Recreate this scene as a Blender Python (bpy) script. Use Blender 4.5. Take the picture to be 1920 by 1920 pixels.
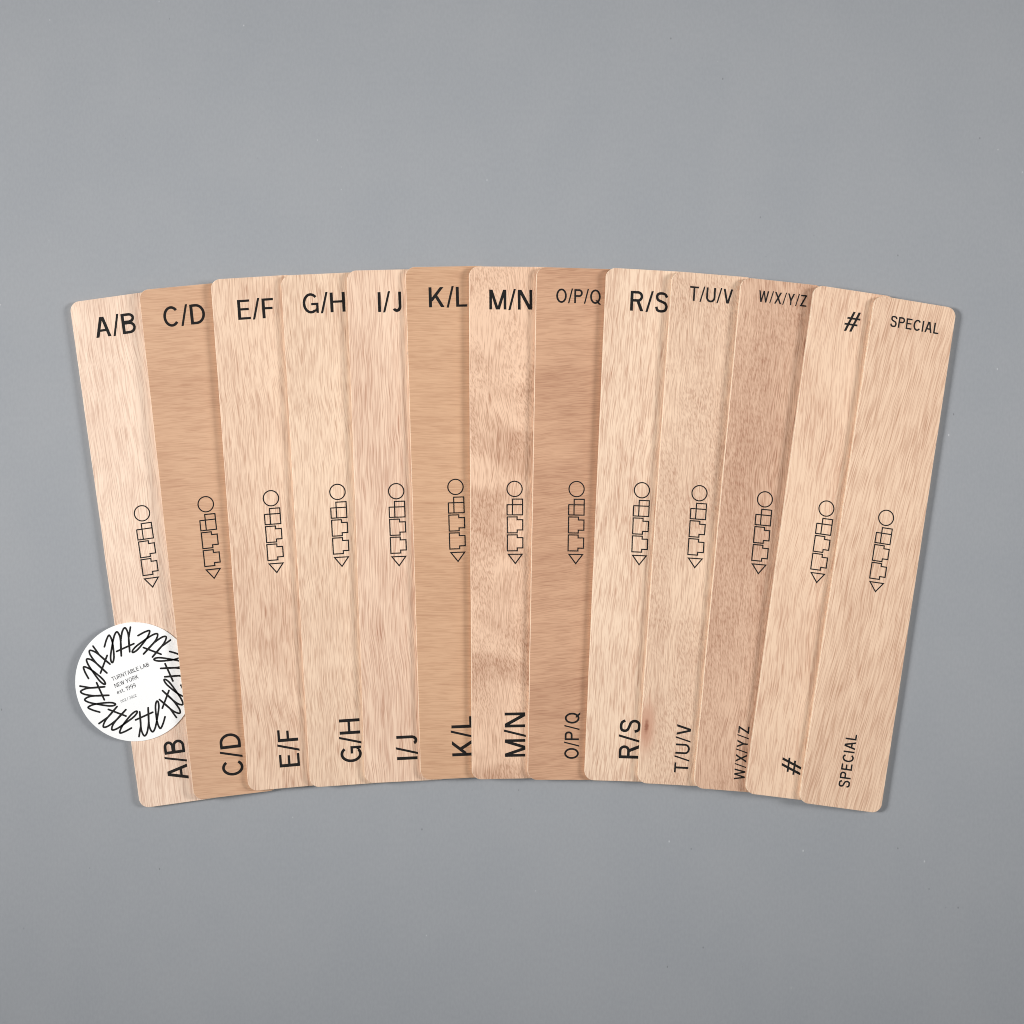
import bpy, math, random
from mathutils import Matrix, Vector

# ------------------------------------------------------------------ camera, light, exposure
scene = bpy.context.scene
for o in list(bpy.data.objects):
    bpy.data.objects.remove(o, do_unlink=True)
C = scene.collection

PXMM = 2.963                      # photo pixels (1920 wide) per millimetre on the table
HALF = 960 / PXMM / 1000.0        # half the framed width, metres
CAM_H = 1.15

cam_data = bpy.data.cameras.new('camera')
cam_data.sensor_fit = 'HORIZONTAL'
cam_data.sensor_width = 24.0
cam_data.lens = 24.0 * CAM_H / (2 * HALF)
cam_data.clip_start = 0.01
cam_data.clip_end = 50.0
cam = bpy.data.objects.new('camera', cam_data)
cam.location = (0, 0, CAM_H)
C.objects.link(cam)
scene.camera = cam

world = bpy.data.worlds.new('World')
scene.world = world
world.use_nodes = True
bg = world.node_tree.nodes['Background']
bg.inputs['Color'].default_value = (0.90, 0.95, 1.0, 1)
bg.inputs['Strength'].default_value = 0.18


def area_lamp(name, loc, target, sx, sy, power, color, spread):
    d = bpy.data.lights.new(name, 'AREA')
    d.shape = 'RECTANGLE'
    d.size, d.size_y = sx, sy
    d.energy = power
    d.color = color
    d.spread = math.radians(spread)      # gridded boxes: the pool of light fades towards the sheet's far corners
    o = bpy.data.objects.new(name, d)
    o.location = loc
    o.rotation_euler = (Vector(target) - Vector(loc)).to_track_quat('-Z', 'Y').to_euler()
    C.objects.link(o)
    return o


# two softboxes, one either side of the copy stand; the left one is the key
area_lamp('softbox_key', (-2.90, 0.30, 1.76), (-0.20, 0.08, 0), 0.9, 1.05, 4.65, (1.0, 0.985, 0.965), 26)
area_lamp('softbox_fill', (2.90, 0.40, 1.70), (0.0, 0.11, 0), 0.9, 1.15, 3.4, (1.0, 0.985, 0.965), 30)

scene.view_settings.view_transform = 'Standard'
scene.view_settings.look = 'None'
scene.view_settings.exposure = 0.0
scene.view_settings.gamma = 1.0
scene.view_settings.use_curve_mapping = False
scene.render.engine = 'CYCLES'
scene.cycles.pixel_filter_type = 'BLACKMAN_HARRIS'
scene.cycles.filter_width = 1.0          # a crisp lens
scene.render.resolution_x = 1024
scene.render.resolution_y = 1024


# ------------------------------------------------------------------ small helpers
def lin(c):
    r = []
    for v in c:
        v /= 255.0
        r.append(v / 12.92 if v <= 0.04045 else ((v + 0.055) / 1.055) ** 2.4)
    return r


def mesh_obj(name, verts, faces, mats, parent=None, face_mats=None, smooth=None):
    me = bpy.data.meshes.new(name)
    me.from_pydata(verts, [], faces)
    for m in mats:
        me.materials.append(m)
    if face_mats:
        me.polygons.foreach_set('material_index', face_mats)
    if smooth:
        me.polygons.foreach_set('use_smooth', smooth)
    me.update()
    o = bpy.data.objects.new(name, me)
    C.objects.link(o)
    if parent:
        o.parent = parent
    return o


class NT:
    """Tiny node-tree writer."""
    def __init__(self, mat):
        mat.use_nodes = True
        self.t = mat.node_tree
        self.n = self.t.nodes
        self.bsdf = self.n['Principled BSDF']

    def link(self, a, b):
        self.t.links.new(a, b)

    def put(self, sock, v):
        if hasattr(v, 'is_linked'):
            self.link(v, sock)
        else:
            sock.default_value = v

    def math(self, op, a, b=0.0, c=None, clamp=False):
        n = self.n.new('ShaderNodeMath')
        n.operation = op
        n.use_clamp = clamp
        self.put(n.inputs[0], a)
        self.put(n.inputs[1], b)
        if c is not None:
            self.put(n.inputs[2], c)
        return n.outputs[0]

    def xyz(self, x, y, z):
        n = self.n.new('ShaderNodeCombineXYZ')
        self.put(n.inputs[0], x); self.put(n.inputs[1], y); self.put(n.inputs[2], z)
        return n.outputs[0]

    def noise(self, vec, scale=1.0, detail=2.0, rough=0.5, dist=0.0):
        n = self.n.new('ShaderNodeTexNoise')
        n.noise_dimensions = '3D'
        self.link(vec, n.inputs['Vector'])
        n.inputs['Scale'].default_value = scale
        n.inputs['Detail'].default_value = detail
        n.inputs['Roughness'].default_value = rough
        n.inputs['Distortion'].default_value = dist
        return n.outputs['Fac']

    def ramp(self, v, a, b, lo=0.0, hi=1.0):
        n = self.n.new('ShaderNodeMapRange')
        n.interpolation_type = 'SMOOTHSTEP'
        self.put(n.inputs['Value'], v)
        n.inputs['From Min'].default_value = a
        n.inputs['From Max'].default_value = b
        n.inputs['To Min'].default_value = lo
        n.inputs['To Max'].default_value = hi
        return n.outputs['Result']

    def mix(self, f, a, b, mode='MIX'):
        n = self.n.new('ShaderNodeMix')
        n.data_type = 'RGBA'
        n.blend_type = mode
        self.put(n.inputs[0], f)
        for s, v in ((n.inputs[6], a), (n.inputs[7], b)):
            if hasattr(v, 'is_linked'):
                self.link(v, s)
            else:
                s.default_value = (*v, 1) if len(v) == 3 else v
        return n.outputs[2]

    def bump(self, h, strength, dist):
        n = self.n.new('ShaderNodeBump')
        n.inputs['Strength'].default_value = strength
        n.inputs['Distance'].default_value = dist
        self.link(h, n.inputs['Height'])
        self.link(n.outputs[0], self.bsdf.inputs['Normal'])


def obj_xyz(nt):
    tc = nt.n.new('ShaderNodeTexCoord')
    sp = nt.n.new('ShaderNodeSeparateXYZ')
    nt.link(tc.outputs['Object'], sp.inputs[0])
    return sp.outputs[0], sp.outputs[1], sp.outputs[2]


# ------------------------------------------------------------------ materials
def wood_material(name, seed, light, dark, across=False, slant=0.0, contrast=1.0, mottle=0.0,
                  wave=1.0, broad=1.0, patch=1.0, knot=None, glen=70, figure=None):
    """Sliced tropical veneer: long pores, broad ribbon tone, optional mottled figure.
    across=True: the veneer runs across the board."""
    m = bpy.data.materials.new(name)
    nt = NT(m)
    x0, y0, z0 = obj_xyz(nt)
    a, l = (y0, x0) if across else (x0, y0)           # a = across the grain, l = along it
    a = nt.math('MULTIPLY_ADD', l, slant, a)
    sz = seed * 7.31
    # the grain wanders: bend the across coordinate with slow noise
    w1 = nt.noise(nt.xyz(nt.math('MULTIPLY', a, 14), nt.math('MULTIPLY', l, 9), sz), 1.0, 2.0)
    w2 = nt.noise(nt.xyz(nt.math('MULTIPLY', a, 55), nt.math('MULTIPLY', l, 38), sz + 3), 1.0, 1.0)
    bend = nt.math('ADD', nt.math('MULTIPLY', nt.math('SUBTRACT', w1, 0.5), 0.017 * wave),
                   nt.math('MULTIPLY', nt.math('SUBTRACT', w2, 0.5), 0.0012 * wave))
    if knot:
        # grain pushed sideways round a small knot
        kx, ky, kr = knot
        dx = nt.math('SUBTRACT', x0, kx)
        dy = nt.math('MULTIPLY', nt.math('SUBTRACT', y0, ky), 0.33)
        d2 = nt.math('ADD', nt.math('MULTIPLY', dx, dx), nt.math('MULTIPLY', dy, dy))
        kd = nt.math('SQRT', d2)
        push = nt.math('DIVIDE', nt.math('MULTIPLY', dx, kr * kr * 1.2), nt.math('ADD', d2, kr * kr))
        bend = nt.math('SUBTRACT', bend, push)
    ab = nt.math('ADD', a, bend)
    # long pores, short pores (mottled figure), fine fibre and slow tone
    pl = nt.noise(nt.xyz(nt.math('MULTIPLY', ab, 1700), nt.math('MULTIPLY', l, glen), sz + 11), 1.0, 1.0, 0.5)
    pd = nt.noise(nt.xyz(nt.math('MULTIPLY', ab, 1250), nt.math('MULTIPLY', l, glen * 1.2), sz + 13), 1.0, 0.0, 0.5)
    fib = nt.noise(nt.xyz(nt.math('MULTIPLY', ab, 2500), nt.math('MULTIPLY', l, glen * 1.5), sz + 23), 1.0, 1.0, 0.6)
    rib = nt.noise(nt.xyz(nt.math('MULTIPLY', ab, 110), nt.math('MULTIPLY', l, 5), sz + 29), 1.0, 1.5, 0.5)
    big = nt.noise(nt.xyz(nt.math('MULTIPLY', a, 22), nt.math('MULTIPLY', l, 13), sz + 31), 1.0, 2.0, 0.55)
    pore = nt.math('MULTIPLY_ADD', nt.ramp(pd, 0.62, 0.74), 0.55, nt.math('MULTIPLY', nt.ramp(pl, 0.47, 0.60), 0.80))
    tone = nt.math('MULTIPLY_ADD', nt.ramp(rib, 0.34, 0.68), 0.14 * broad, 0.0)
    tone = nt.math('MULTIPLY_ADD', nt.ramp(big, 0.36, 0.66), 0.22 * broad, tone)
    if figure:
        # wood figure with its silky sheen painted in as angled light and dark bands
        ang, fa, fl_, amp = figure
        u = nt.math('MULTIPLY_ADD', a, math.cos(ang), nt.math('MULTIPLY', l, math.sin(ang)))
        v = nt.math('MULTIPLY_ADD', l, math.cos(ang), nt.math('MULTIPLY', a, -math.sin(ang)))
        fg = nt.noise(nt.xyz(nt.math('MULTIPLY', u, fa), nt.math('MULTIPLY', v, fl_), sz + 53), 1.0, 1.5, 0.5, 0.3)
        tone = nt.math('MULTIPLY_ADD', nt.ramp(fg, 0.42, 0.58, -0.5, 0.5), amp, tone)
    if mottle > 0:
        ps = nt.noise(nt.xyz(nt.math('MULTIPLY', nt.math('MULTIPLY_ADD', l, 0.22, ab), 1250), nt.math('MULTIPLY', l, 330), sz + 17), 1.0, 1.0, 0.5)
        msk = nt.ramp(nt.noise(nt.xyz(nt.math('MULTIPLY', a, 34), nt.math('MULTIPLY', l, 19), sz + 41), 1.0, 2.0, 0.6),
                      0.38, 0.58, 0.0, mottle)
        pore = nt.math('ADD', nt.math('MULTIPLY', pore, nt.math('SUBTRACT', 1.0, msk)),
                       nt.math('MULTIPLY', nt.ramp(ps, 0.44, 0.64, 0.0, 0.85), msk))
        tone = nt.math('MULTIPLY_ADD', msk, 0.16 * patch, tone)
    tone = nt.math('MULTIPLY_ADD', nt.math('SUBTRACT', fib, 0.5), 1.15 * contrast, tone)
    tone = nt.math('MULTIPLY_ADD', pore, 0.60 * contrast, tone, clamp=True)
    col = nt.mix(tone, light, dark)
    if knot:
        wob = nt.math('ADD', kd, nt.math('MULTIPLY', nt.math('SUBTRACT', ps, 0.5), kr * 0.6))
        halo = nt.ramp(wob, kr * 0.5, kr * 2.4, 0.75, 0.0)
        core = nt.ramp(wob, kr * 0.15, kr * 0.60, 0.85, 0.0)
        col = nt.mix(halo, col, lin((196, 142, 116)))
        col = nt.mix(core, col, lin((150, 96, 74)))
    nt.link(col, nt.bsdf.inputs['Base Color'])
    nt.bsdf.inputs['Roughness'].default_value = 0.52
    nt.bsdf.inputs['Specular IOR Level'].default_value = 0.28
    return m


def edge_material():
    m = bpy.data.materials.new('cut veneer edge')
    nt = NT(m)
    x, y, z = obj_xyz(nt)
    n = nt.noise(nt.xyz(nt.math('MULTIPLY', x, 300), nt.math('MULTIPLY', y, 300), nt.math('MULTIPLY', z, 900)), 1.0, 3.0)
    core = nt.ramp(nt.math('ABSOLUTE', nt.math('SUBTRACT', z, 0.0016)), 0.0004, 0.0006)
    c = nt.mix(core, lin((200, 172, 144)), lin((232, 212, 190)))
    c = nt.mix(nt.ramp(n, 0.35, 0.7, 0, 0.5), c, lin((212, 188, 162)))
    nt.link(c, nt.bsdf.inputs['Base Color'])
    nt.bsdf.inputs['Roughness'].default_value = 0.7
    nt.bsdf.inputs['Specular IOR Level'].default_value = 0.2
    return m


def ink_material(name, col, rough=0.55):
    m = bpy.data.materials.new(name)
    nt = NT(m)
    x, y, z = obj_xyz(nt)
    n = nt.noise(nt.xyz(nt.math('MULTIPLY', x, 900), nt.math('MULTIPLY', y, 900), 2.0), 1.0, 3.0)
    c = nt.mix(nt.ramp(n, 0.45, 0.8, 0, 0.5), col, [v * 1.9 + 0.004 for v in col])
    nt.link(c, nt.bsdf.inputs['Base Color'])
    nt.bsdf.inputs['Roughness'].default_value = rough
    nt.bsdf.inputs['Specular IOR Level'].default_value = 0.2
    return m


def paper_material():
    m = bpy.data.materials.new('grey seamless paper')
    nt = NT(m)
    x, y, z = obj_xyz(nt)
    slow = nt.noise(nt.xyz(nt.math('MULTIPLY', x, 16), nt.math('MULTIPLY', y, 12), 1.0), 1.0, 4.0, 0.6)
    fibre = nt.noise(nt.xyz(nt.math('MULTIPLY', x, 700), nt.math('MULTIPLY', y, 330), 4.0), 1.0, 3.0, 0.65)
    tooth = nt.noise(nt.xyz(nt.math('MULTIPLY', x, 1500), nt.math('MULTIPLY', y, 1200), 9.0), 1.0, 2.0)
    col = nt.mix(nt.ramp(slow, 0.3, 0.7), lin((152.5, 155.5, 160)), lin((155.5, 158, 162)))
    fl = nt.ramp(fibre, 0.25, 0.75, -0.011, 0.011)
    flv = nt.xyz(fl, fl, fl)
    add = nt.n.new('ShaderNodeVectorMath'); add.operation = 'ADD'
    nt.link(col, add.inputs[0]); nt.link(flv, add.inputs[1])
    col = add.outputs[0]
    # stray pale and dark fibres
    vor = nt.n.new('ShaderNodeTexVoronoi')
    vor.feature = 'F1'
    nt.link(nt.xyz(nt.math('MULTIPLY', x, 130), nt.math('MULTIPLY', y, 80), 0.5), vor.inputs['Vector'])
    vor.inputs['Scale'].default_value = 1.0
    spot = nt.ramp(vor.outputs['Distance'], 0.035, 0.075, 1.0, 0.0)
    sel = nt.n.new('ShaderNodeSeparateColor')
    nt.link(vor.outputs['Color'], sel.inputs[0])
    pale = nt.math('MULTIPLY', spot, nt.ramp(sel.outputs[0], 0.90, 0.93, 0.0, 0.6))
    darkf = nt.math('MULTIPLY', spot, nt.ramp(sel.outputs[1], 0.90, 0.93, 0.0, 0.55))
    col = nt.mix(pale, col, (0.62, 0.63, 0.64))
    col = nt.mix(darkf, col, (0.13, 0.135, 0.14))
    nt.link(col, nt.bsdf.inputs['Base Color'])
    nt.bsdf.inputs['Roughness'].default_value = 0.85
    nt.bsdf.inputs['Specular IOR Level'].default_value = 0.2
    return m


def card_material():
    m = bpy.data.materials.new('white card stock')
    nt = NT(m)
    x, y, z = obj_xyz(nt)
    n = nt.noise(nt.xyz(nt.math('MULTIPLY', x, 400), nt.math('MULTIPLY', y, 400), 3.0), 1.0, 3.0)
    c = nt.mix(n, (0.91, 0.91, 0.905), (0.94, 0.94, 0.935))
    nt.link(c, nt.bsdf.inputs['Base Color'])
    nt.bsdf.inputs['Roughness'].default_value = 0.6
    nt.bsdf.inputs['Specular IOR Level'].default_value = 0.3
    return m


INK = ink_material('black ink', [0.0115, 0.0105, 0.0100])
INK_SOFT = ink_material('fine grey print', [0.045, 0.045, 0.047])
EDGE = edge_material()

# ------------------------------------------------------------------ the grey backdrop sheet
N = 8
vv = [(-3 + 6 * i / N, -3 + 6 * j / N, 0.0) for j in range(N + 1) for i in range(N + 1)]
ff = [(j * (N + 1) + i, j * (N + 1) + i + 1, (j + 1) * (N + 1) + i + 1, (j + 1) * (N + 1) + i)
      for j in range(N) for i in range(N)]
sheet = mesh_obj('backdrop_paper', vv, ff, [paper_material()])
sheet['kind'] = 'structure'
sheet['label'] = 'smooth grey paper backdrop under the fanned boards'

# ------------------------------------------------------------------ strokes and lettering
class Ink:
    """Collects flat printed shapes in a local 2D frame."""
    def __init__(self):
        self.v, self.f, self.k = [], [], 0

    def poly(self, pts):
        s = len(self.v)
        z = self.k * 1.5e-6           # every stroke a hair above the last, so none are coplanar
        self.k += 1
        self.v += [(p[0], p[1], z) for p in pts]
        ar = sum(pts[i][0] * pts[(i + 1) % len(pts)][1] - pts[(i + 1) % len(pts)][0] * pts[i][1] for i in range(len(pts)))
        idx = list(range(s, s + len(pts)))
        self.f.append(idx if ar > 0 else idx[::-1])

    def stroke(self, pts, w, closed=False, cap=False):
        n = len(pts)
        z = self.k * 1.5e-6
        self.k += 1
        s = len(self.v)
        L, R = [], []
        for i, p in enumerate(pts):
            a = pts[(i - 1) % n] if (closed or i > 0) else None
            b = pts[(i + 1) % n] if (closed or i < n - 1) else None
            def unit(q, r):
                dx, dy = r[0] - q[0], r[1] - q[1]
                d = math.hypot(dx, dy) or 1e-9
                return dx / d, dy / d
            t1 = unit(a, p) if a else unit(p, b)
            t2 = unit(p, b) if b else t1
            nx, ny = -(t1[1] + t2[1]), t1[0] + t2[0]
            d = math.hypot(nx, ny) or 1e-9
            nx, ny = nx / d, ny / d
            c = max(0.45, nx * -t1[1] + ny * t1[0])
            h = w / 2 / c
            L.append((p[0] + nx * h, p[1] + ny * h))
            R.append((p[0] - nx * h, p[1] - ny * h))
        self.v += [(x, y, z) for x, y in L] + [(x, y, z) for x, y in R]
        m = n if closed else n - 1
        for i in range(m):
            j = (i + 1) % n
            self.f.append((s + i, s + n + i, s + n + j, s + j))
        if cap and not closed:
            for e, q in ((pts[0], pts[1]), (pts[-1], pts[-2])):
                a0 = math.atan2(e[1] - q[1], e[0] - q[0])
                self.poly([(e[0] + math.cos(a0 + t) * w / 2, e[1] + math.sin(a0 + t) * w / 2)
                           for t in [(-90 + 180 * k / 8) * math.pi / 180 for k in range(9)]])

    def build(self, name, mat, parent, M=None, z=0.0):
        v = self.v
        if M:
            v = [M(p) for p in v]
        v = [(p[0], p[1], p[2] + z) for p in v]
        return mesh_obj(name, v, self.f, [mat], parent)


def arc(cx, cy, rx, ry, a0, a1, n=18):
    return [(cx + rx * math.cos(math.radians(a0 + (a1 - a0) * i / n)),
             cy + ry * math.sin(math.radians(a0 + (a1 - a0) * i / n))) for i in range(n + 1)]


def spline(P, n=7, closed=False):
    out = []
    m = len(P)
    for i in range(m - 1):
        p0 = P[max(i - 1, 0)]; p1 = P[i]; p2 = P[i + 1]; p3 = P[min(i + 2, m - 1)]
        for k in range(n):
            t = k / n
            out.append(tuple(0.5 * (2 * p1[d] + (p2[d] - p0[d]) * t + (2 * p0[d] - 5 * p1[d] + 4 * p2[d] - p3[d]) * t * t
                                    + (3 * p1[d] - p0[d] - 3 * p2[d] + p3[d]) * t ** 3) for d in (0, 1)))
    out.append(P[-1])
    return out


# grotesque capitals, cap height 1; R rect, D diagonal with level ends, P stroked path
def glyph(ch, S, T):
    g = []
    R = lambda x0, y0, x1, y1: g.append(('R', x0, y0, x1, y1))
    D = lambda x0, y0, x1, y1, h: g.append(('D', x0, y0, x1, y1, h))
    P = lambda pts, w, closed=False: g.append(('P', pts, w, closed))
    hs = S / 2
    ht = T / 2
    if ch == 'A':
        W = .76; D(.54 * S, 0, .38 - .03, 1, S * 1.06); D(W - .54 * S, 0, .38 + .03, 1, S * 1.06); R(.2, .27, .56, .27 + T)
    elif ch == 'B':
        W = .67; R(0, 0, S, 1)
        P([(hs, 1 - ht), (.36, 1 - ht)] + arc(.36, .76, .225, .24 - ht, 90, -90)[1:] + [(hs, .52 + ht)], (S + T) / 2)
        P([(hs, .52), (.37, .52)] + arc(.37, .29, .237, .29 - ht - .005, 80, -90)[1:] + [(hs, ht)], (S + T) / 2)
    elif ch == 'C':
        W = .75; P(arc(.405, .5, .405 - hs, .51 - ht, 40, 320, 34), (S + T) / 2)
    elif ch == 'D':
        W = .74; R(0, 0, S, 1)
        P([(hs, 1 - ht), (.29, 1 - ht)] + arc(.29, .5, .45 - hs, .5 - ht, 90, -90, 26)[1:] + [(hs, ht)], (S + T) / 2)
    elif ch == 'E':
        W = .62; R(0, 0, S, 1); R(S * .9, 1 - T, .60, 1); R(S * .9, .46, .55, .46 + T); R(S * .9, 0, W, T)
    elif ch == 'F':
        W = .57; R(0, 0, S, 1); R(S * .9, 1 - T, W, 1); R(S * .9, .44, .52, .44 + T)
    elif ch == 'G':
        W = .78; P(arc(.405, .5, .405 - hs, .51 - ht, 42, 306, 32), (S + T) / 2)
        R(.42, .40, .78, .40 + T); R(.78 - S * .8, 0, .78, .42)
        P([(.62, .105), (.72, .22)], T)
    elif ch == 'H':
        W = .74; R(0, 0, S, 1); R(W - S, 0, W, 1); R(S * .9, .47, W - S * .9, .47 + T)
    elif ch == 'I':
        W = S; R(0, 0, S, 1)
    elif ch == 'J':
        W = .45; P([(W - hs, 1), (W - hs, .30)] + arc(W - hs - .165, .26, .165, .27 - ht, 0, -148, 16), S * .97)
    elif ch == 'K':
        W = .78; R(0, 0, S, 1); D(.5 * S + .02, .30, .66, 1, S * 1.25); D(.69, 0, .32, .62, S * 1.2)
    elif ch == 'L':
        W = .56; R(0, 0, S, 1); R(S * .9, 0, W, T)
    elif ch == 'M':
        W = .86; R(0, 0, S * .92, 1); R(W - S * .92, 0, W, 1); D(.43 - .02, 0, .6 * S, 1, S * 1.02); D(.43 + .02, 0, W - .6 * S, 1, S * 1.02)
    elif ch == 'N':
        W = .73; R(0, 0, S * .95, 1); R(W - S * .95, 0, W, 1); D(W - .65 * S, 0, .65 * S, 1, S * 1.2)
    elif ch in 'OQ':
        W = .82; P(arc(.41, .5, .41 - hs, .512 - ht, 0, 360, 44)[:-1], (S + T) / 2, True)
        if ch == 'Q':
            D(.77, -.07, .50, .25, S * 1.25)
    elif ch == 'P':
        W = .66; R(0, 0, S, 1)
        P([(hs, 1 - ht), (.38, 1 - ht)] + arc(.38, .725, .28 - hs, .275 - ht, 90, -90)[1:] + [(hs, .45 + ht)], (S + T) / 2)
    elif ch == 'R':
        W = .69; R(0, 0, S, 1)
        P([(hs, 1 - ht), (.38, 1 - ht)] + arc(.38, .735, .27 - hs, .265 - ht, 90, -90)[1:] + [(hs, .47 + ht)], (S + T) / 2)
        D(W - .62 * S, 0, .38, .52, S * 1.15)
    elif ch == 'S':
        W = .65
        P(spline([(.585, .75), (.50, .90), (.325, 1.01 - ht), (.14, .91), (.085, .75), (.15, .615), (.32, .535),
                  (.50, .455), (.575, .285), (.505, .10), (.32, -.01 + ht), (.13, .095), (.06, .27)], 6), (S + T) / 2)
    elif ch == 'T':
        W = .68; R(0, 1 - T, W, 1); R(.34 - hs, 0, .34 + hs, 1 - T * .9)
    elif ch == 'U':
        W = .71; P([(hs, 1), (hs, .34)] + arc(W / 2, .33, W / 2 - hs, .34 - ht, 180, 360, 22)[1:] + [(W - hs, 1)], S * .97)
    elif ch == 'V':
        W = .72; D(.36 - .02, 0, .54 * S, 1, S * 1.06); D(.36 + .02, 0, W - .54 * S, 1, S * 1.06)
    elif ch == 'W':
        W = .99; D(.26, 0, .52 * S, 1, S); D(.26, 0, .495, 1, S * .95); D(.73, 0, .495, 1, S * .95); D(.73, 0, W - .52 * S, 1, S)
    elif ch == 'X':
        W = .72; D(.6 * S, 0, W - .65 * S, 1, S * 1.18); D(W - .6 * S, 0, .65 * S, 1, S * 1.18)
    elif ch == 'Y':
        W = .70; R(.35 - hs, 0, .35 + hs, .46); D(.35, .40, .6 * S, 1, S * 1.14); D(.35, .40, W - .6 * S, 1, S * 1.14)
    elif ch == 'Z':
        W = .64; R(0, 0, W, T); R(.02, 1 - T, W - .01, 1); D(.68 * S, T * .6, W - .7 * S, 1 - T * .6, S * 1.2)
    elif ch == '/':
        W = .37; D(.045, -.03, .325, 1.04, S * .74)
    elif ch == '#':
        W = .74; D(.07, 0, .41, 1, .115); D(.33, 0, .67, 1, .115); R(.10, .61, .74, .705); R(0, .305, .64, .40)
    elif ch == 'e':
        W = .56; P([(.09, .37), (.50, .37)] + arc(.29, .36, .22, .31, 5, 318, 22), T)
    elif ch == 's':
        W = .48; P(spline([(.42, .53), (.25, .66), (.08, .53), (.24, .38), (.41, .2), (.24, .05), (.05, .17)], 5), T)
    elif ch == 't':
        W = .36; P([(.16, .9), (.16, .16), (.24, .05), (.35, .06)], T); R(0, .60, .34, .60 + T * .9)
    elif ch == '.':
        W = .13; R(0, 0, .13, .13)
    elif ch == '0':
        W = .62; P(arc(.31, .5, .31 - ht, .5 - ht, 0, 360, 28)[:-1], T, True)
    elif ch == '1':
        W = .34; R(.34 - S, 0, .34, 1); P([(.02, .74), (.30, .97)], T)
    elif ch == '2':
        W = .58; P(arc(.29, .72, .23, .23, 165, -35, 14) + [(.06, ht)], T); R(.02, 0, W, T)
    elif ch == '9':
        W = .60; P(arc(.30, .68, .24, .27, 0, 360, 22)[:-1], T, True); P(spline([(.54, .66), (.50, .3), (.34, .08), (.16, .03)], 5), T)
    else:
        W = .34
    return W, g


def word(text, cap, length, S=.142, T=.116, gap=.155):
    """Ink in a frame whose origin is the baseline start; x runs to `length`."""
    runs, x = [], 0.0
    for ch in text:
        if ch == '|':
            x += .34
            continue
        W, g = glyph(ch, S, T)
        gg = gap
        if ch == '/':
            x -= .05
        runs.append((x, g))
        x += W + gg - (.05 if ch == '/' else 0)
    total = x - gap
    sx = length / total
    ink = Ink()
    f = lambda X, p: ((X + p[0]) * sx, p[1] * cap)
    for X, g in runs:
        for e in g:
            if e[0] == 'R':
                _, x0, y0, x1, y1 = e
                ink.poly([f(X, (x0, y0)), f(X, (x1, y0)), f(X, (x1, y1)), f(X, (x0, y1))])
            elif e[0] == 'D':
                _, x0, y0, x1, y1, h = e
                ink.poly([f(X, (x0 - h / 2, y0)), f(X, (x0 + h / 2, y0)), f(X, (x1 + h / 2, y1)), f(X, (x1 - h / 2, y1))])
            else:
                _, pts, w, closed = e
                ink.stroke([f(X, p) for p in pts], w * cap, closed)
    return ink


# ------------------------------------------------------------------ boards: measured layout
# left-edge top and bottom corners of every board in the photograph (1920 px frame)
BOARDS = [
    ('A/B', (129.7, 565.9), (263.2, 1517.4)),
    ('C/D', (260.0, 544.7), (364.0, 1500.0)),
    ('E/F', (394.5, 522.9), (466.0, 1485.0)),
    ('G/H', (526.8, 518.0), (581.7, 1475.4)),
    ('I/J', (650.1, 506.7), (684.8, 1469.7)),
    ('K/L', (759.9, 501.8), (788.9, 1461.6)),
    ('M/N', (879.6, 500.2), (885.1, 1460.8)),
    ('O/P/Q', (1006.3, 501.0), (989.4, 1461.5)),
    ('R/S', (1137.4, 503.2), (1095.9, 1461.0)),
    ('T/U/V', (1261.2, 510.4), (1195.2, 1465.6)),
    ('W/X/Y/Z', (1390.5, 522.0), (1300.8, 1474.8)),
    ('#', (1527.2, 536.6), (1397.2, 1484.2)),
    ('SPECIAL', (1641.2, 555.2), (1498.4, 1502.2)),
]
# top word: baseline start, cap, length; side word (reads upward): baseline start, cap, length; emblem circle centre
PRINT = {
    'A/B': ((180.7, 633.8), 38, 76, (354.2, 1459.7), 38.5, 75, (266.2, 962.4)),
    'C/D': ((308.0, 613.5), 37.5, 78, (457.5, 1452.0), 38.5, 80, (385.8, 945.4)),
    'E/F': ((446.9, 599.9), 37.3, 67, (562.8, 1436.0), 38, 70, (508.0, 934.2)),
    'G/H': ((568.3, 588.0), 37, 79.5, (678.6, 1428.0), 38.5, 81.7, (632.7, 922.3)),
    'I/J': ((709.1, 585.0), 37.2, 44, (783.0, 1423.5), 38.4, 45.5, (742.8, 921.0)),
    'K/L': ((804.5, 576.3), 37.6, 72, (886.2, 1416.7), 38.2, 74, (854.0, 913.0)),
    'M/N': ((917.5, 580.2), 37.2, 81, (985.0, 1418.5), 38.4, 83, (964.8, 916.7)),
    'O/P/Q': ((1042.7, 567.3), 26.2, 84, (1084.7, 1423.0), 26.8, 86.7, (1081.1, 917.0)),
    'R/S': ((1181.1, 582.4), 37.2, 71.5, (1197.8, 1422.8), 38.2, 73.4, (1203.6, 919.2)),
    'T/U/V': ((1292.2, 563.4), 27.3, 82, (1289.9, 1449.5), 26.8, 90.5, (1311.5, 924.8)),
    'W/X/Y/Z': ((1421.7, 565.9), 21.8, 92, (1396.0, 1463.0), 20.8, 100.8, (1434.2, 936.3)),
    '#': ((1581.7, 620.0), 38, 29, (1500.3, 1454.4), 38, 31, (1549.5, 953.6)),
    'SPECIAL': ((1668.7, 612.0), 20.6, 94, (1592.3, 1477.4), 21.2, 100.8, (1661.5, 971.0)),
}
BL, BW, BT = 0.3225, 0.0532, 0.0032      # board length, width, thickness
BR, BEV = 0.0060, 0.00035                 # corner radius, eased edge
MM = 1.0 / PXMM / 1000.0                 # metres per pixel at table height


def ray_at(px, z):
    s = (CAM_H - z) / CAM_H
    return Vector(((px[0] - 960) * MM * s, (960 - px[1]) * MM * s, z))


class Pose:
    pass


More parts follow.
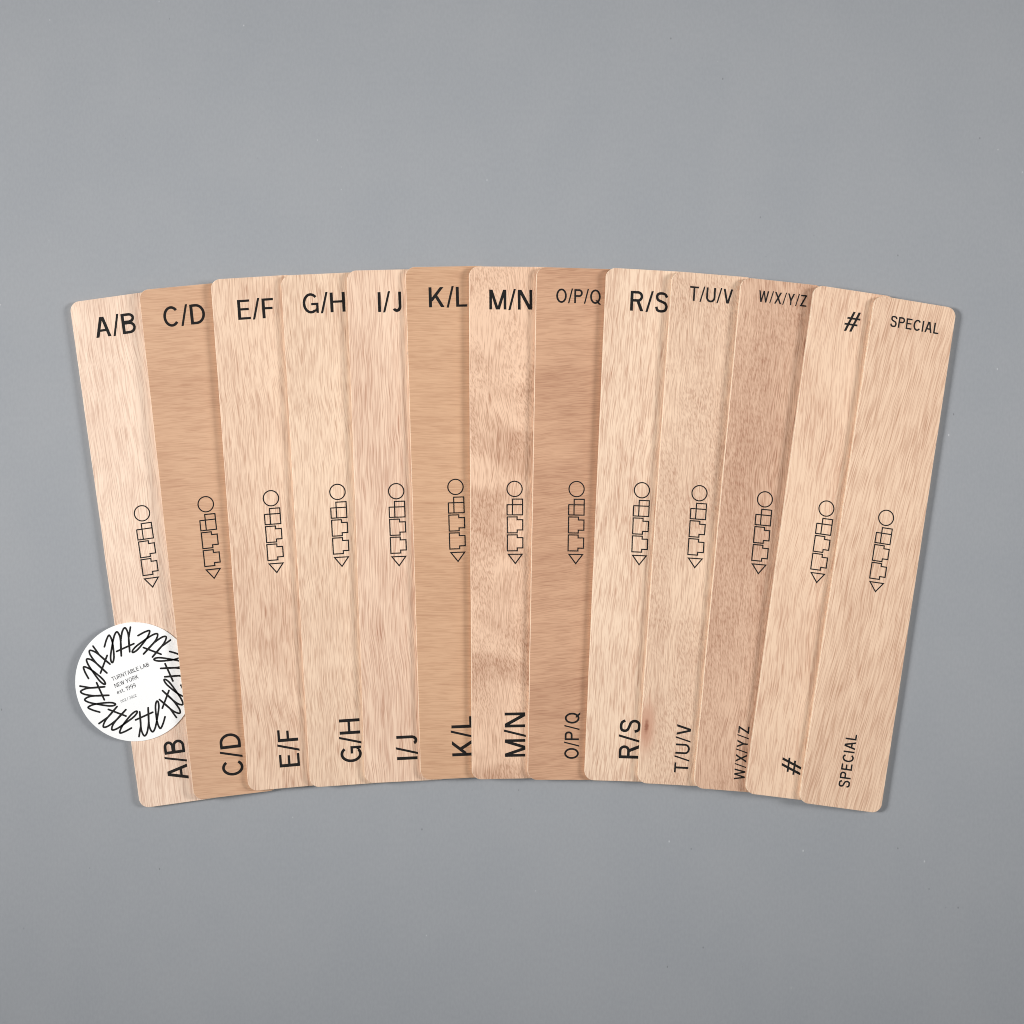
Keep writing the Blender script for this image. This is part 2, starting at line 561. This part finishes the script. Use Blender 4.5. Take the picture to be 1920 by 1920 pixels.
def solve_pose(tl, bl, prev):
    p = Pose()
    slope = 0.0 if prev is None else 0.085
    for it in range(8):
        th = math.atan(slope)
        zl = BT * math.cos(th) + BW * math.sin(th)
        A, B = ray_at(tl, zl), ray_at(bl, zl)
        d = (A - B).normalized()                       # along the board, towards its top end
        r = Vector((d.y, -d.x, 0))                     # across, to the right
        mid = (A + B) / 2 - r * (BT * math.sin(th))     # undo the shift of the raised top face
        p.d, p.r, p.mid, p.slope, p.th = d, r, mid, slope, th
        p.hw = BW * math.cos(th)                       # plan width
        if prev is None:
            break
        need = 0.0
        for i in range(25):
            for j in range(61):
                u = -BW / 2 + BW * i / 24
                v = -BL / 2 + BL * j / 60
                q = prev.plan(u, v)
                zq = prev.top(u)
                rel = q - mid
                ur = p.hw - rel.dot(r)                 # distance from this board's right edge
                vr = rel.dot(d)
                if 0.004 < ur < p.hw and abs(vr) < BL / 2:
                    need = max(need, (zq + 0.00012) / ur)
        slope = need
    th = p.th
    p.plan = lambda u, v: p.mid + p.r * ((u + BW / 2) * math.cos(th)) + p.d * v
    p.top = lambda u: BT * math.cos(th) + (BW / 2 - u) * math.sin(th)
    ang = math.atan2(-p.d.x, p.d.y)
    c = p.mid + p.r * (p.hw / 2)
    p.M = Matrix.Translation((c.x, c.y, BW / 2 * math.sin(th) + 0.00005)) @ Matrix.Rotation(ang, 4, 'Z') @ Matrix.Rotation(th, 4, 'Y')
    p.Mi = p.M.inverted()
    return p


def px_local(p, px):
    """Point of a board's top face seen at a photo pixel, in the board's own frame."""
    o = p.Mi @ Vector((0, 0, CAM_H))
    t = p.Mi @ ray_at(px, 0.0)
    k = (BT - o.z) / (t.z - o.z)
    q = o + (t - o) * k
    return q.x, q.y


def outline(inset, rng_edge=None):
    r = BR - inset
    hx, hy = BW / 2 - inset, BL / 2 - inset
    pts = []
    for cx, cy, a0 in ((hx - r, hy - r, 0), (-hx + r, hy - r, 90), (-hx + r, -hy + r, 180), (hx - r, -hy + r, 270)):
        for k in range(11):
            a = math.radians(a0 + 9 * k)
            pts.append((cx + r * math.cos(a), cy + r * math.sin(a)))
        # points along the straight side that follows this corner
        nx = {0: (-1, 0, 2 * (hx - r), 10), 90: (0, -1, 2 * (hy - r), 60), 180: (1, 0, 2 * (hx - r), 10), 270: (0, 1, 2 * (hy - r), 60)}[a0]
        ex, ey = pts[-1]
        for k in range(1, nx[3]):
            pts.append((ex + nx[0] * nx[2] * k / nx[3], ey + nx[1] * nx[2] * k / nx[3]))
    if rng_edge:
        c = [(p[0] * (1 + e / abs(p[0]) if abs(p[0]) > 0.02 else 1), p[1]) for p, e in zip(pts, rng_edge)]
        pts = c
    return pts


def board_mesh(name, mat, parent, seed):
    rnd = random.Random(seed)
    n0 = len(outline(0))
    jit = [rnd.uniform(-1, 1) * 0.00007 for _ in range(n0)]
    jit = [(jit[i - 1] + jit[i] + jit[(i + 1) % n0]) / 2 for i in range(n0)]
    rings = [(0.0004, 0.0), (0.0, 0.0004), (0.0, BT - BEV)]
    for k in range(1, 6):
        a = math.radians(18 * k)
        rings.append((BEV * (1 - math.cos(a)), BT - BEV + BEV * math.sin(a)))
    verts, faces, fm, sm = [], [], [], []
    for ins, z in rings:
        verts += [(x, y, z) for x, y in outline(ins, jit)]
    n = n0
    for k in range(len(rings) - 1):
        for i in range(n):
            j = (i + 1) % n
            faces.append((k * n + i, k * n + j, (k + 1) * n + j, (k + 1) * n + i))
            fm.append(1 if k < 5 else 0)
            sm.append(k >= 2)
    top0 = (len(rings) - 1) * n
    faces.append(tuple(range(top0, top0 + n))); fm.append(0); sm.append(False)
    faces.append(tuple(reversed(range(n)))); fm.append(1); sm.append(False)
    return mesh_obj(name, verts, faces, [mat, EDGE], parent, fm, sm)


def emblem_ink():
    """Outline emblem in photo-pixel units, origin at the circle's centre, y up."""
    s = 0.11458
    f = lambda x, y: ((x - 1613) * s, (320 - y) * s)
    k = Ink()
    w = 2.25
    k.stroke(arc(0, 0, 14.3, 14.3, 0, 360, 48)[:-1], w, True)
    k.stroke([f(1577, 487), f(1743, 487), f(1743, 745), f(1577, 745)], w, True)
    k.stroke([f(1488, 578), f(1743, 578)], w)
    k.stroke([f(1577, 745), f(1488, 745), f(1488, 572)], w)
    for dy in (0, 294):
        k.stroke([f(1490, 778 + dy), f(1652, 778 + dy), f(1652, 825 + dy), f(1744, 825 + dy),
                  f(1744, 992 + dy), f(1652, 992 + dy), f(1652, 1039 + dy), f(1490, 1039 + dy)], w, True)
    k.stroke([f(1505, 1390), f(1732, 1390), f(1619, 1540)], w, True)
    return k


L3 = lambda *c: [v for v in lin(c)]
WOOD = {
    'A/B': dict(light=L3(244, 218, 196), dark=L3(188, 148, 126), contrast=.75, wave=.8, broad=.7, glen=50, figure=(.2, 20, 9, .12)),
    'C/D': dict(light=L3(214, 173, 141), dark=L3(172, 125, 98), across=True, contrast=.5, wave=.3, broad=.6, slant=.05),
    'E/F': dict(light=L3(241, 210, 183), dark=L3(184, 140, 115), contrast=.75, wave=1.1, broad=.7, glen=75, figure=(.65, 30, 8, .20)),
    'G/H': dict(light=L3(243, 214, 187), dark=L3(184, 141, 115), contrast=.75, wave=.9, broad=.6),
    'I/J': dict(light=L3(243, 212, 186), dark=L3(186, 140, 116), contrast=.8, wave=1.3, broad=.8, glen=45),
    'K/L': dict(light=L3(215, 173, 139), dark=L3(174, 127, 97), across=True, contrast=.5, wave=.25, broad=.6, slant=.04),
    'M/N': dict(light=L3(240, 203, 174), dark=L3(172, 126, 99), contrast=.85, wave=1.6, broad=.6, mottle=.9, patch=.7, figure=(1.35, 26, 13, .34)),
    'O/P/Q': dict(light=L3(212, 168, 136), dark=L3(165, 118, 92), across=True, contrast=.55, wave=.9, broad=1.0, slant=-.1),
    'R/S': dict(light=L3(245, 216, 189), dark=L3(188, 142, 116), contrast=.8, wave=.6, broad=.6, slant=-.05, glen=80),
    'T/U/V': dict(light=L3(243, 212, 184), dark=L3(184, 141, 116), contrast=.85, wave=1., broad=.6, mottle=.85),
    'W/X/Y/Z': dict(light=L3(230, 193, 165), dark=L3(170, 124, 99), contrast=.95, wave=1., broad=.9, mottle=.6),
    '#': dict(light=L3(243, 210, 181), dark=L3(190, 141, 114), contrast=.75, wave=1., broad=.7, figure=(.5, 26, 8, .18)),
    'SPECIAL': dict(light=L3(243, 210, 181), dark=L3(188, 142, 114), contrast=.8, wave=.5, broad=.7, slant=-.10, glen=50),
}
LOOK = {
    'A/B': 'pale straight-grained wooden divider printed A/B, partly under the round white sticker',
    'C/D': 'tan cross-grained wooden divider printed C/D, covering the edge of the round sticker',
    'E/F': 'pale wooden divider printed E/F, lying between the C/D and G/H dividers',
    'G/H': 'pale cream wooden divider with fine upright grain printed G/H',
    'I/J': 'pale wooden divider with wavy upright grain printed I/J',
    'K/L': 'smooth tan cross-grained wooden divider printed K/L',
    'M/N': 'wooden divider with blotchy mottled figure printed M/N, upright in the middle of the fan',
    'O/P/Q': 'brown cross-grained wooden divider printed O/P/Q',
    'R/S': 'pale wooden divider with dark upright flecks printed R/S',
    'T/U/V': 'speckled wooden divider printed T/U/V with a small knot near its lower left corner',
    'W/X/Y/Z': 'reddish wooden divider printed W/X/Y/Z',
    '#': 'light wooden divider printed with a hash sign',
    'SPECIAL': 'light wooden divider printed SPECIAL, topmost and fully visible at the right end',
}
GROUP = 'wooden dividers fanned in an overlapping row'

prev = None
poses = {}
for i, (txt, tl, bl) in enumerate(BOARDS):
    p = solve_pose(tl, bl, prev)
    poses[txt] = p
    prev = p
    root = bpy.data.objects.new('wooden_divider', None)
    root.empty_display_size = 0.02
    C.objects.link(root)
    root.matrix_world = p.M
    root['label'] = LOOK[txt]
    root['category'] = 'divider'
    root['group'] = GROUP
    kw = dict(WOOD[txt])
    if txt == 'T/U/V':
        kx, ky = px_local(p, (1212, 1361))
        kw['knot'] = (kx, ky, 0.0034)
    mat = wood_material('veneer ' + txt, i + 1.37, **kw)
    board_mesh('board', mat, root, 50 + i)
    (ts, tc, tlen, ss, sc, slen, ec) = PRINT[txt]
    # perspective scale: pixels to metres on this board's top face
    zs = p.M @ Vector((0, 0, BT))
    k = MM * (CAM_H - zs.z) / CAM_H
    thin = {'O/P/Q': (.142, .124), 'T/U/V': (.142, .124), 'W/X/Y/Z': (.14, .126), 'SPECIAL': (.158, .138)}.get(txt, (.149, .119))
    x, y = px_local(p, ts)
    ink = word(txt, tc * k, tlen * k, *thin)
    o = ink.build('lettering', INK, root, lambda q, x=x, y=y: (q[0] + x, q[1] + y, q[2]), BT + 0.00003)
    o['label'] = '%s printed in black across the top end' % ('hash sign' if txt == '#' else txt)
    x, y = px_local(p, ss)
    ink = word(txt, sc * k, slen * k, *thin)
    o = ink.build('lettering', INK, root, lambda q, x=x, y=y: (x - q[1], y + q[0], q[2]), BT + 0.00003)
    o['label'] = '%s printed in black sideways near the bottom end' % ('hash sign' if txt == '#' else txt)
    x, y = px_local(p, ec)
    e = emblem_ink().build('emblem', INK, root, lambda q, x=x, y=y: (x + q[0] * k, y + q[1] * k, q[2]), BT + 0.00003)
    e['label'] = 'thin black outline emblem of circle, squares and triangle'

# ------------------------------------------------------------------ round sticker
ST = 0.0005
z_st = BT + 0.00012
c_st = ray_at((252.6, 1278.4), z_st + ST)
k_st = MM * (CAM_H - z_st - ST) / CAM_H
r_st = 111.7 * k_st
tilt = math.radians(22.3)
root = bpy.data.objects.new('round_sticker', None)
root.empty_display_size = 0.01
C.objects.link(root)
root.location = (c_st.x, c_st.y, z_st)
root.rotation_euler = (0, 0, tilt)
root['label'] = 'round white sticker ringed with looping black handwriting, tucked under the C/D divider'
root['category'] = 'sticker'
n = 128
rings = [(r_st - 0.00008, 0), (r_st, 0.00008), (r_st, ST - 0.00010), (r_st - 0.00010, ST)]
v, f = [], []
for rr, z in rings:
    v += [(rr * math.cos(2 * math.pi * t / n), rr * math.sin(2 * math.pi * t / n), z) for t in range(n)]
for a in range(3):
    for t in range(n):
        u = (t + 1) % n
        f.append((a * n + t, a * n + u, (a + 1) * n + u, (a + 1) * n + t))
f.append(tuple(range(3 * n, 4 * n)))
f.append(tuple(reversed(range(n))))
mesh_obj('disc', v, f, [card_material()], root)

ks = k_st / 6.0            # the sticker was measured in a six-fold enlargement
CX, CY = 735.0, 770.0


def st_local(q):
    """Enlarged-photo point to the sticker's own frame."""
    dx, dy = (q[0] - CX) * ks, (CY - q[1]) * ks
    c, s = math.cos(-tilt), math.sin(-tilt)
    return dx * c - dy * s, dx * s + dy * c


body = spline([(783, 1386), (797, 1300), (803, 1262), (800, 1200), (791, 1108)], 6)
body2 = spline([(791, 1108), (800, 1230), (812, 1320), (842, 1377), (872, 1345), (890, 1250), (892, 1165), (886, 1062)], 7)
body3 = spline([(886, 1062), (890, 1180), (902, 1280), (935, 1332), (966, 1285), (990, 1170), (1006, 1060), (1000, 1000), (982, 990),
                (969, 1040), (974, 1130), (990, 1230), (1022, 1294), (1052, 1245), (1076, 1164)], 7)
bar = [(745, 1199), (938, 1112)]
for q in range(8):
    ink = Ink()
    a = math.radians(45 * q)
    ca, sa = math.cos(a), math.sin(a)
    for path in (body, body2, body3, bar):
        pts = [st_local(t) for t in path]
        pts = [(x * ca - y * sa, x * sa + y * ca) for x, y in pts]
        ink.stroke(pts, 21 * ks, False, True)
    ink.build('script_mark', INK, root, None, ST + 0.00002)

for txt, start, cap, length, mat, wgt in (
        ('TURNTABLE|LAB', (487, 762), 45, 447, INK_SOFT, .13), ('NEW|YORK', (517, 838), 46, 287, INK_SOFT, .13),
        ('est.|1999', (543, 912), 46, 226, INK_SOFT, .13), ('002|/|2022', (583, 1007), 31, 190, INK_SOFT, .12)):
    ink = word(txt, cap * ks, length * ks, wgt, wgt * .95, .15)
    x, y = st_local(start)
    o = ink.build('text_line', mat, root, lambda q, x=x, y=y: (q[0] + x, q[1] + y, q[2]), ST + 0.00002)
